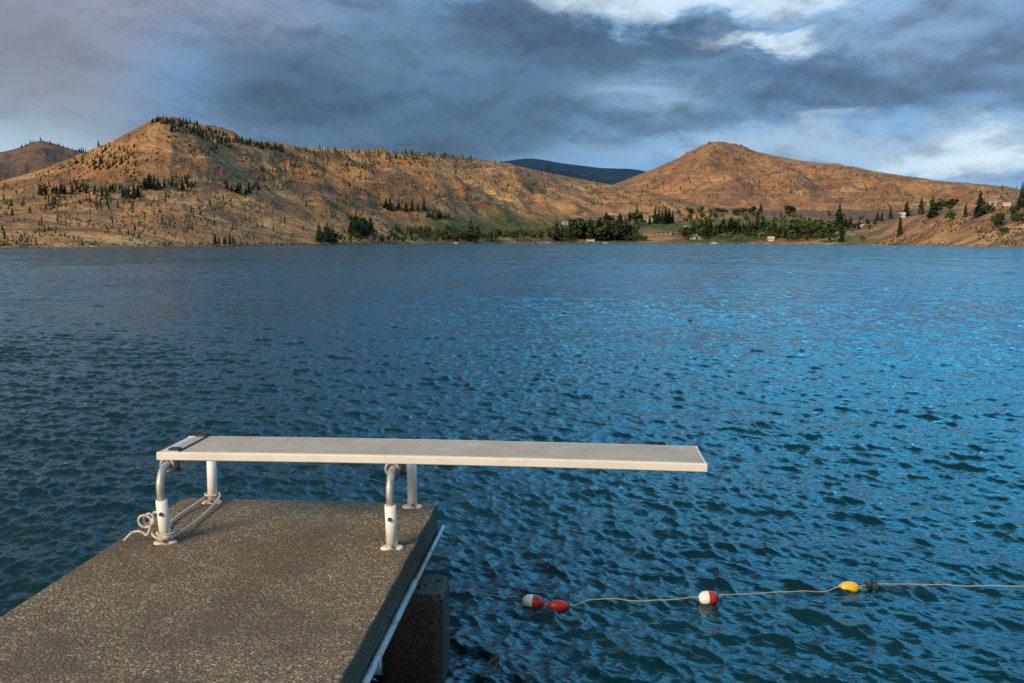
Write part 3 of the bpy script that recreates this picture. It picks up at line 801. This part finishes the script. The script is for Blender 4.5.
# ------------------------------------------------------------------ the dock
def concrete(name, c0, c1, c2, wet=0.):
    m, nb, b = mat(name, None, .88)
    P_ = nb.new('ShaderNodeTexCoord').outputs['Object']
    vo = nb.new('ShaderNodeTexVoronoi'); nb.put(vo.inputs['Vector'], P_); vo.inputs['Scale'].default_value = 88
    cs = nb.sep(vo.outputs['Color'])
    vo2 = nb.new('ShaderNodeTexVoronoi'); nb.put(vo2.inputs['Vector'], P_); vo2.inputs['Scale'].default_value = 165
    cs2 = nb.sep(vo2.outputs['Color'])
    col = nb.ramp(cs[0], [(0, c0), (.35, c1), (.72, c1), (.86, c2), (1., tuple(min(.8, x * 1.9) for x in c2))])
    col2 = nb.ramp(cs2[1], [(0, c0), (.6, c1), (.9, c2), (1., tuple(min(.75, x * 1.5) for x in c2))])
    col = nb.mix(.45, col, col2)
    st = nb.noise(P_, 1.7, 6, .62, .4); st2 = nb.noise(P_, 9, 5, .65)
    col = nb.mix(nb.ramp(st, [(.44, 0), (.60, .62)]), col, tuple(x * .58 for x in c1))
    col = nb.mix(nb.ramp(st2, [(.5, 0), (.7, .35)]), col, tuple(x * .45 for x in c1))
    nb.put(b.inputs['Base Color'], col)
    h_ = nb.m('ADD', nb.m('MULTIPLY', vo.outputs['Distance'], -.6), nb.m('MULTIPLY', nb.noise(P_, 60, 3, .6), .7))
    bump(nb, b, h_, .9, .012)
    return m, nb, b
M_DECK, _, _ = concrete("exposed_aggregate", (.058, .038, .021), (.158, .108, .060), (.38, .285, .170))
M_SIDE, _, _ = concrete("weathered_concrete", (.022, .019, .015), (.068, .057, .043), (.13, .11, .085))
M_PILE, _, bp = concrete("wet_concrete", (.020, .010, .005), (.050, .027, .015), (.10, .06, .036))
bp.inputs['Roughness'].default_value = .55

dock = empty("dock", (-1.755, 6.33, 0), 'concrete dock with exposed pebble top running out over the lake', 'dock')
bm = bmesh.new()                                   # outline with a chipped far right corner
x0, x1, y0, y1, zb, zt = -2.612, -.905, -3.2, 6.335, .535, .75
out = [(x0, y0), (x1, y0)] + [(x1 + .004 * math.sin(k * 2.1), y0 + (y1 - .05 - y0) * k / 60) for k in range(1, 61)] + [(x1 - .012, y1 - .02), (x1 - .045, y1)] + \
      [(x1 + (x0 - x1) * k / 24, y1 + .004 * math.sin(k * 1.7)) for k in range(2, 24)] + [(x0 + .04, y1 - .004), (x0 + .004, y1 - .05)]
lo = [bm.verts.new((px - dock.location.x, py - dock.location.y, zb)) for px, py in out]
hi = [bm.verts.new((px - dock.location.x, py - dock.location.y, zt)) for px, py in out]
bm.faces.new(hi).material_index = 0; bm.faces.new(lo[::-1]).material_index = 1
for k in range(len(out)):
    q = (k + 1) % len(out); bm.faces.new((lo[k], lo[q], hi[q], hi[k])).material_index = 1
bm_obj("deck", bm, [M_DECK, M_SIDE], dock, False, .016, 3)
for px, py in ((-2.2, 5.2), (-2.2, 1.6), (-1.25, 1.6)):          # posts under the slab
    bm = bmesh.new(); add_box(bm, (px - .15 - dock.location.x, py - .15 - dock.location.y, -3.9), (px + .15 - dock.location.x, py + .15 - dock.location.y, .532))
    bm_obj("post", bm, M_PILE, dock, False, .03)
M_PIPE, nb, b = mat("white_pipe", None, .45)
nz = nb.noise(nb.new('ShaderNodeTexCoord').outputs['Object'], 14, 5, .7)
nb.put(b.inputs['Base Color'], nb.ramp(nz, [(.35, (.34, .34, .33)), (.6, (.62, .62, .60))]))
L = lambda p: Vector(p) - dock.location
bm = bmesh.new()
add_tube(bm, [L(q) for q in ((-.886, -3.1, .600), (-.886, 3.0, .597), (-.886, 5.28, .588))], .017, 10)
add_tube(bm, [L(q) for q in ((-.881, 5.24, .592), (-.88, 6.0, .586), (-.878, 6.36, .583))], .013, 10)
pipe = bm_obj("edge_pipe", bm, M_PIPE, dock, True)
bm = bmesh.new()
for py in (1.0, 2.6, 4.2, 5.8):
    add_box(bm, L((-.905, py - .012, .577)), L((-.866, py + .012, .582))); add_box(bm, L((-.8655, py - .012, .577)), L((-.862, py + .012, .609)))
bm_obj("bracket", bm, M_PIPE, pipe)
pipe.parent = dock

# piling
pl = empty("piling", (-.905, 5.43, 0), 'dark wet concrete piling under the right edge of the dock', 'piling')
bm = bmesh.new(); c = .045; w, d = .172, .185
oc = [(-w + c, -d), (w - c, -d), (w, -d + c), (w, d - c), (w - c, d), (-w + c, d), (-w, d - c), (-w, -d + c)]
r_ = []
for z_, s in ((-3.9, 1.0), (.2, 1.0), (.49, 1.0), (.523, .93)):
    r_.append([bm.verts.new((q[0] * s, q[1] * s, z_)) for q in oc])
for A_, B_ in zip(r_, r_[1:]):
    for k in range(8): bm.faces.new((A_[k], A_[(k + 1) % 8], B_[(k + 1) % 8], B_[k]))
bm.faces.new(r_[-1]); bm.faces.new(r_[0][::-1])
bm_obj("post", bm, M_PILE, pl, False, .008)
bm = bmesh.new()                                   # bolt heads and rope eye on its top
for q in ((.03, -.05), (.06, -.02), (.12, .06)):
    bm = bmesh.new(); bmesh.ops.create_icosphere(bm, subdivisions=2, radius=.016, matrix=Matrix.Translation((q[0], q[1], .522)) @ Matrix.Diagonal((1, 1, .5, 1)))
    bm_obj("bolt", bm, M_SIDE, pl, True)

# ------------------------------------------------------------------ diving board
M_BOARD, nb, b = mat("white_fibreglass", None, .38)
P_ = nb.new('ShaderNodeTexCoord').outputs['Object']
nb.put(b.inputs['Base Color'], nb.mix(nb.ramp(nb.noise(P_, 5, 6, .7, .3), [(.45, 0), (.75, .6)]), (.68, .63, .56), (.50, .445, .38)))
bump(nb, b, nb.noise(P_, 220, 2, .5), .15, .002)
M_GRIP, nb, b = mat("sanded_tread", None, .85)
P_ = nb.new('ShaderNodeTexCoord').outputs['Object']
c = nb.ramp(nb.noise(P_, 4.5, 7, .68, .3), [(.3, (.38, .31, .245)), (.5, (.46, .385, .31)), (.7, (.53, .45, .365))])
c = nb.mix(nb.ramp(nb.noise(nb.vm('MULTIPLY', P_, (1, 6, 1)), 8, 5, .7), [(.5, 0), (.72, .35)]), c, (.27, .215, .165))
c = nb.mix(nb.ramp(nb.noise(P_, 170, 2, .6), [(.5, 0), (.66, .35)]), c, (.16, .125, .095))
nb.put(b.inputs['Base Color'], c); bump(nb, b, nb.noise(P_, 300, 2, .6), .5, .003)
M_PAINT, nb, b = mat("chalky_white_paint", None, .5)
P_ = nb.new('ShaderNodeTexCoord').outputs['Object']
pz = nb.sep(nb.new('ShaderNodeNewGeometry').outputs['Position'])[2]
low = nb.m('SUBTRACT', 1.0, nb.m('DIVIDE', nb.m('SUBTRACT', pz, .752), .04), clamp=True)       # rust runs at the feet
rust = nb.m('MULTIPLY', low, nb.ramp(nb.noise(P_, 26, 5, .7), [(.42, 0), (.60, .9)]))
c = nb.mix(nb.ramp(nb.noise(P_, 30, 5, .7), [(.5, 0), (.72, .5)]), (.78, .76, .71), (.50, .47, .42))
nb.put(b.inputs['Base Color'], nb.mix(rust, c, (.30, .12, .035)))
bump(nb, b, nb.noise(P_, 90, 4, .6), .25, .003)
M_STEEL, nb, b = mat("dull_galvanised_tube", None, .5, Metallic=.6)
P_ = nb.new('ShaderNodeTexCoord').outputs['Object']
nb.put(b.inputs['Base Color'], nb.ramp(nb.noise(P_, 18, 5, .7), [(.35, (.30, .28, .25)), (.65, (.58, .56, .52))]))
M_DARK, nb, b = mat("dark_rusty_bolt", (.05, .038, .028), .7, Metallic=.4)
M_HINGE, nb, b = mat("grey_hinge_plate", (.40, .37, .33), .6)
M_BLACK, nb, b = mat("black_rubber", (.02, .019, .018), .6)
M_RUST, nb, b = mat("rust", None, .9)
nb.put(b.inputs['Base Color'], nb.ramp(nb.noise(nb.new('ShaderNodeTexCoord').outputs['Object'], 40, 5, .7), [(.35, (.10, .045, .02)), (.6, (.26, .14, .06)), (.75, (.5, .38, .25))]))

BX0, BX1, BY0, BY1, BZ = -2.392, .708, 5.44, 5.925, 1.25
db = empty("diving_board", (-1.7, 5.68, .75), 'long white diving board on bent steel legs bolted to the dock end', 'diving board')
O = db.location
def l(x_, y_, z_): return Vector((x_, y_, z_)) - O
# board: rolled edge with a slightly sunken tread, shallow ribs below
bm = bmesh.new(); NS = 30
prof = [(0, 0), (0, -.039), (.012, -.045), (.05, -.045), (.06, -.034), (.42, -.034), (.43, -.045), (.473, -.045), (.485, -.039), (.485, 0), (.478, .006), (.467, .006), (.464, .001), (.021, .001), (.018, .006), (.007, .006)]
rows = []
for k in range(NS + 1):
    t = k / NS; xx = BX0 + (BX1 - BX0) * t; sag = -.010 * t * t + .006 * math.sin(math.pi * t)
    rows.append([bm.verts.new(l(xx, BY0 + q[0], BZ + q[1] + sag - .006)) for q in prof])
for A_, B_ in zip(rows, rows[1:]):
    for k in range(len(prof)): bm.faces.new((A_[k], A_[(k + 1) % len(prof)], B_[(k + 1) % len(prof)], B_[k]))
bm.faces.new(rows[0]); bm.faces.new(rows[-1][::-1])
board = bm_obj("board", bm, M_BOARD, db, False, .004)
def top_z(xx):
    t = (xx - BX0) / (BX1 - BX0); return BZ - .005 - .010 * t * t + .006 * math.sin(math.pi * t)
bm = bmesh.new(); rows = []
for k in range(NS + 1):
    xx = -2.255 + (.688 + 2.255) * k / NS
    rows.append([bm.verts.new(l(xx, y_, top_z(xx) + dz_)) for y_, dz_ in ((BY0 + .022, .0005), (BY0 + .024, .0062), (BY1 - .024, .0062), (BY1 - .022, .0005))])
for A_, B_ in zip(rows, rows[1:]):
    for k in range(3): bm.faces.new((A_[k], A_[k + 1], B_[k + 1], B_[k]))
bm_obj("tread", bm, M_GRIP, board, False)
bm = bmesh.new(); z_ = top_z(-2.3)
add_box(bm, l(-2.34, BY0 + .02, z_ + .001), l(-2.272, BY1 - .01, z_ + .009)); hp = bm_obj("hinge_plate", bm, M_HINGE, board, False, .003)
bm = bmesh.new(); add_box(bm, l(-2.270, BY0 + .02, z_ + .0015), l(-2.259, BY1 + .012, z_ + .013)); bm_obj("hinge_bar", bm, M_BLACK, hp, False, .002)
for yy in (BY0 + .055, BY1 - .02):
    bm = bmesh.new(); add_box(bm, l(-2.335, yy - .03, z_ + .010), l(-2.275, yy + .03, z_ + .019)); bm_obj("clip", bm, M_DARK, hp, False, .004)

def leg(xf, near, lean):
    """one leg: flange on the deck, painted sleeve, steel tube bending in under the board"""
    yf = 5.365 if near else 6.23
    sgn = 1 if near else -1
    base = l(xf, yf, .75)
    topz = 1.176
    ymid = 5.68
    def pt(y_, z_): return l(xf - (.012 if near and xf < -2 else .004) * (z_ - .75) / .4, y_, z_)
    lean_y = yf - sgn * lean
    pts = [pt(yf, .77), pt((yf + lean_y) / 2, .95), pt(lean_y, 1.05)]
    Rb = .105
    for k in range(1, 9):
        a = k / 8 * math.pi / 2
        pts.append(pt(lean_y + sgn * Rb * (1 - math.cos(a)), topz - Rb + Rb * math.sin(a)))
    pts.append(pt(ymid, topz + .001 * sgn))
    bm = bmesh.new(); add_tube(bm, pts, .0225, 18)
    lg = bm_obj("leg", bm, M_STEEL, db, True)
    bm = bmesh.new()
    top_s = 1.0 if near else 1.10
    f_ = (top_s - .75) / .3
    add_tube(bm, [pt(yf, .758), pt(yf - sgn * lean * min(1, f_) * .98, top_s)], .032 if near else .0305, 20)
    bm_obj("sleeve", bm, M_PAINT, lg, True).data.polygons[-1].use_smooth = False
    bm = bmesh.new(); g = random.Random(int(xf * 1000) + near)           # flange with lugs
    ring = []
    for z_, s in ((.7505, 1.), (.7585, 1.), (.7640, .86)):
        ring.append([bm.verts.new(l(xf + s * (.058 + .012 * math.cos(3 * a + 1)) * math.cos(a), yf + s * (.058 + .012 * math.cos(3 * a + 1)) * math.sin(a), z_)) for a in np.linspace(0, 2 * math.pi, 37)[:-1]])
    for A_, B_ in zip(ring, ring[1:]):
        for k in range(36): bm.faces.new((A_[k], A_[(k + 1) % 36], B_[(k + 1) % 36], B_[k]))
    bm.faces.new(ring[-1]); bm.faces.new(ring[0][::-1])
    bm_obj("foot_plate", bm, M_PAINT, lg, False)
    for a in (-1.0, 1.1, 3.2):
        bm = bmesh.new(); bmesh.ops.create_cone(bm, cap_ends=True, segments=6, radius1=.012, radius2=.011, depth=.014, matrix=Matrix.Translation(l(xf + .055 * math.cos(a - .35), yf + .055 * math.sin(a - .35), .770)))
        bm_obj("bolt", bm, M_RUST, lg)
    bm = bmesh.new(); zb_ = .925 if near else 1.07                        # set screw on the sleeve
    bmesh.ops.create_cone(bm, cap_ends=True, segments=12, radius1=.012, radius2=.010, depth=.012, matrix=Matrix.Translation(l(xf - .002, yf - .039 - (lean * .5 if near else -lean * .5), zb_)) @ Matrix.Rotation(math.pi / 2, 4, 'X'))
    bm_obj("set_screw", bm, M_DARK, lg, False)
    return lg
for xf in (-2.318, -1.028): leg(xf, True, .035)
for xf in (-2.372, -1.060): leg(xf, False, .004)
# clamps holding the tubes under the board
for xf in (-2.335, -1.04):
    bm = bmesh.new(); add_box(bm, l(xf - .035, 5.462, 1.1985), l(xf + .035, 5.90, 1.204))
    cl = bm_obj("clamp", bm, M_STEEL, db)
    bm = bmesh.new()
    ringp = [l(xf + .036 * math.cos(a), 5.452, 1.176 + .036 * math.sin(a)) for a in np.linspace(0, 2 * math.pi, 29)]
    add_tube(bm, ringp, .010, 8, False); bm_obj("collar", bm, M_STEEL, cl, True)
    bm = bmesh.new(); add_tube(bm, [l(xf + .058, 5.47, 1.195), l(xf + .058, 5.47, 1.135)], .009, 8); add_tube(bm, [l(xf + .058, 5.47, 1.152), l(xf + .058, 5.47, 1.136)], .016, 6)
    bm_obj("bolt", bm, M_DARK, cl)

# ------------------------------------------------------------------ rope tied round the two rear legs
M_ROPE, nb, b = mat("weathered_white_rope", None, .9)
P_ = nb.new('ShaderNodeTexCoord').outputs['Object']
nb.put(b.inputs['Base Color'], nb.ramp(nb.noise(P_, 45, 5, .7), [(.35, (.42, .36, .27)), (.62, (.72, .66, .54))]))
wv_ = nb.new('ShaderNodeTexWave'); nb.put(wv_.inputs['Vector'], P_); wv_.inputs['Scale'].default_value = 60; wv_.inputs['Distortion'].default_value = 2
bump(nb, b, wv_.outputs['Fac'], .6, .004)
def loop(cx, cy, z_, r, n=10, dz_=.0): return [(cx + r * math.cos(a), cy + r * math.sin(a), z_ + dz_ * k) for k, a in enumerate(np.linspace(-.6, 2 * math.pi - .6, n))]
rp = empty("mooring_rope", (-2.35, 5.5, .75), 'frayed white rope tied round the two left legs of the diving board', 'rope')
RO = rp.location
bm = bmesh.new()
add_tube(bm, [Vector(p) - RO for p in spline(loop(-2.318, 5.36, .785, .046, 12) + [(-2.27, 5.42, .785), (-2.29, 5.75, .768), (-2.31, 6.1, .775), (-2.32, 6.22, .795)] + loop(-2.372, 6.23, .805, .045, 10)[1:], 5)], .0075, 8)
add_tube(bm, [Vector(p) - RO for p in spline([(-2.41, 6.21, .79), (-2.44, 6.0, .768), (-2.44, 5.75, .765), (-2.40, 5.55, .768), (-2.37, 5.42, .79), (-2.345, 5.33, .80), (-2.29, 5.31, .795), (-2.27, 5.36, .79)], 6)], .0075, 8)
add_tube(bm, [Vector(p) - RO for p in spline(loop(-2.318, 5.36, .806, .045, 12), 4)], .0075, 8)
bm_obj("strand", bm, M_ROPE, rp, True)
bm = bmesh.new(); pts = []
for k in range(40):                                                      # small coil hitched to the sleeve
    a = k / 40 * 2 * math.pi * 2.1 + .3; R_ = .036 - .006 * k / 40
    pts.append((-2.425 + R_ * math.cos(a) + .012 * math.sin(k * .2), 5.37 + .012 * math.sin(a * .5) - .02 * k / 40, .872 + 1.05 * R_ * math.sin(a)))
pts = [(-2.335, 5.325, .925), (-2.37, 5.335, .93)] + pts + [(-2.41, 5.33, .80), (-2.45, 5.34, .815), (-2.50, 5.34, .81), (-2.535, 5.33, .775), (-2.545, 5.325, .764)]
add_tube(bm, [Vector(p) - RO for p in spline(pts, 3)], .0068, 8)
add_tube(bm, [Vector(p) - RO for p in spline([(-2.40, 5.36, .83), (-2.385, 5.34, .80), (-2.35, 5.32, .785), (-2.31, 5.31, .78)], 5)], .0075, 8)
bm_obj("coil", bm, M_ROPE, rp, True)

# ------------------------------------------------------------------ float line
FL = [(-.296, 6.60), (-.128, 6.565), (.905, 6.76), (1.925, 7.02)]
fz = [wave_z(*q) for q in FL]
M_LINE, nb, b = mat("tan_cord", (.34, .29, .19), .8)
def wz(x_, y_, o=0.): return (x_, y_, .35 * wave_z(x_, y_) + o + .016)
pts = [(-.735, 5.52, .47), (-.62, 5.83, .34), (-.50, 6.15, .20), (-.40, 6.42, .10), (FL[0][0] - .08, FL[0][1] + .01, fz[0] + .03), (FL[0][0] + .09, 6.585, fz[0] + .02), (FL[1][0], FL[1][1], fz[1] + .02), (FL[1][0] + .12, 6.59, fz[1] + .02)]
for k in range(1, 10):
    t = k / 10; x_ = -.01 + (.90 + .01) * t; y_ = 6.60 + .16 * t + .02 * math.sin(7 * t)
    pts.append(wz(x_, y_, .004 + (-.012 if .35 < t < .55 else .0)))
pts += [(FL[2][0], FL[2][1], fz[2] + .02)]
for k in range(1, 12):
    t = k / 12; x_ = .905 + 1.02 * t; y_ = 6.76 + .26 * t + .015 * math.sin(6 * t)
    pts.append(wz(x_, y_, .006 + (-.012 if .72 < t < .84 else 0)))
pts += [(FL[3][0], FL[3][1], fz[3] + .015)]
for k in range(1, 24):
    t = k / 24; pts.append(wz(1.925 + 2.6 * t, 7.02 + .16 * t + .01 * math.sin(9 * t), .016))
bm = bmesh.new(); add_tube(bm, spline(pts, 4), .0040, 6)
tag(bm_obj("float_line", bm, M_LINE, None, True), 'thin tan cord running from the piling across the water through the floats', 'rope')

def fmat(name, c):
    m, nb, b = mat(name, None, .38)
    nz = nb.noise(nb.new('ShaderNodeTexCoord').outputs['Object'], 30, 5, .7)
    nb.put(b.inputs['Base Color'], nb.mix(nb.ramp(nz, [(.5, 0), (.75, .4)]), c, tuple(x * .55 for x in c)))
    return m
M_RED, M_WF, M_YEL = fmat("red_plastic", (.42, .022, .016)), fmat("white_plastic", (.80, .76, .68)), fmat("yellow_plastic", (.78, .47, .02))
def rope_float(k, ln, rad, label, halves, rz, tilt, square):
    x_, y_ = FL[k]; o = empty("rope_float", (x_, y_, fz[k] + rad * .42), label, 'float', 'floats strung on the line', rz)
    def half(s0, s1, nm, m, par):
        bm = bmesh.new(); rings = []
        for i in range(15):
            t = s0 + (s1 - s0) * i / 14; rr_ = rad * max(.16, (1 - abs(t) ** square)) ** .5
            rings.append([bm.verts.new((t * ln / 2, rr_ * math.cos(a), rr_ * math.sin(a))) for a in np.linspace(0, 2 * math.pi, 25)[:-1]])
        for A_, B_ in zip(rings, rings[1:]):
            for q in range(24): bm.faces.new((A_[q], A_[(q + 1) % 24], B_[(q + 1) % 24], B_[q]))
        bm.faces.new(rings[0][::-1]); bm.faces.new(rings[-1])
        return bm_obj(nm, bm, m, par, True)
    if len(halves) == 2:
        half(-1, 0, "white_half", M_WF, o); half(0.002, 1, "red_half", M_RED, o)
    else: half(-1, 1, "shell", halves[0], o)
    bm = bmesh.new()
    for s in (-1, 1): add_tube(bm, [(s * ln * .49, 0, 0), (s * ln * .56, 0, -.004)], .012, 8)
    bm_obj("rope_sleeve", bm, halves[-1], o)
    o.rotation_euler.y = tilt
rope_float(0, .142, .048, 'white and red float nearest the dock next to the all red one', [M_WF, M_RED], -.12, .04, 3.4)
rope_float(1, .145, .041, 'all red oval float right beside the first white and red one', [M_RED], .05, -.02, 2.2)
rope_float(2, .130, .048, 'white and red float floating alone in the middle of the line', [M_WF, M_RED], .1, -.03, 3.4)
rope_float(3, .140, .043, 'yellow oval float on the line far from the dock', [M_YEL], .1, .03, 2.4)
bm = bmesh.new(); kx, ky = 2.085, 7.035; kz = wave_z(kx, ky) + .02
add_tube(bm, spline([(kx - .05, ky, kz + .03), (kx - .02, ky - .01, kz), (kx + .01, ky + .01, kz + .02), (kx + .04, ky - .01, kz - .005), (kx + .02, ky + .01, kz - .02), (kx - .03, ky, kz - .01)], 5), .013, 8)
add_tube(bm, spline([(kx + .03, ky, kz), (kx + .1, ky + .01, kz - .012), (kx + .19, ky + .02, kz - .014)], 5), .009, 8)
tag(bm_obj("rope_knot", bm, M_BLACK, None, True), 'black knotted rope end tied on the line beside the yellow float', 'knot')
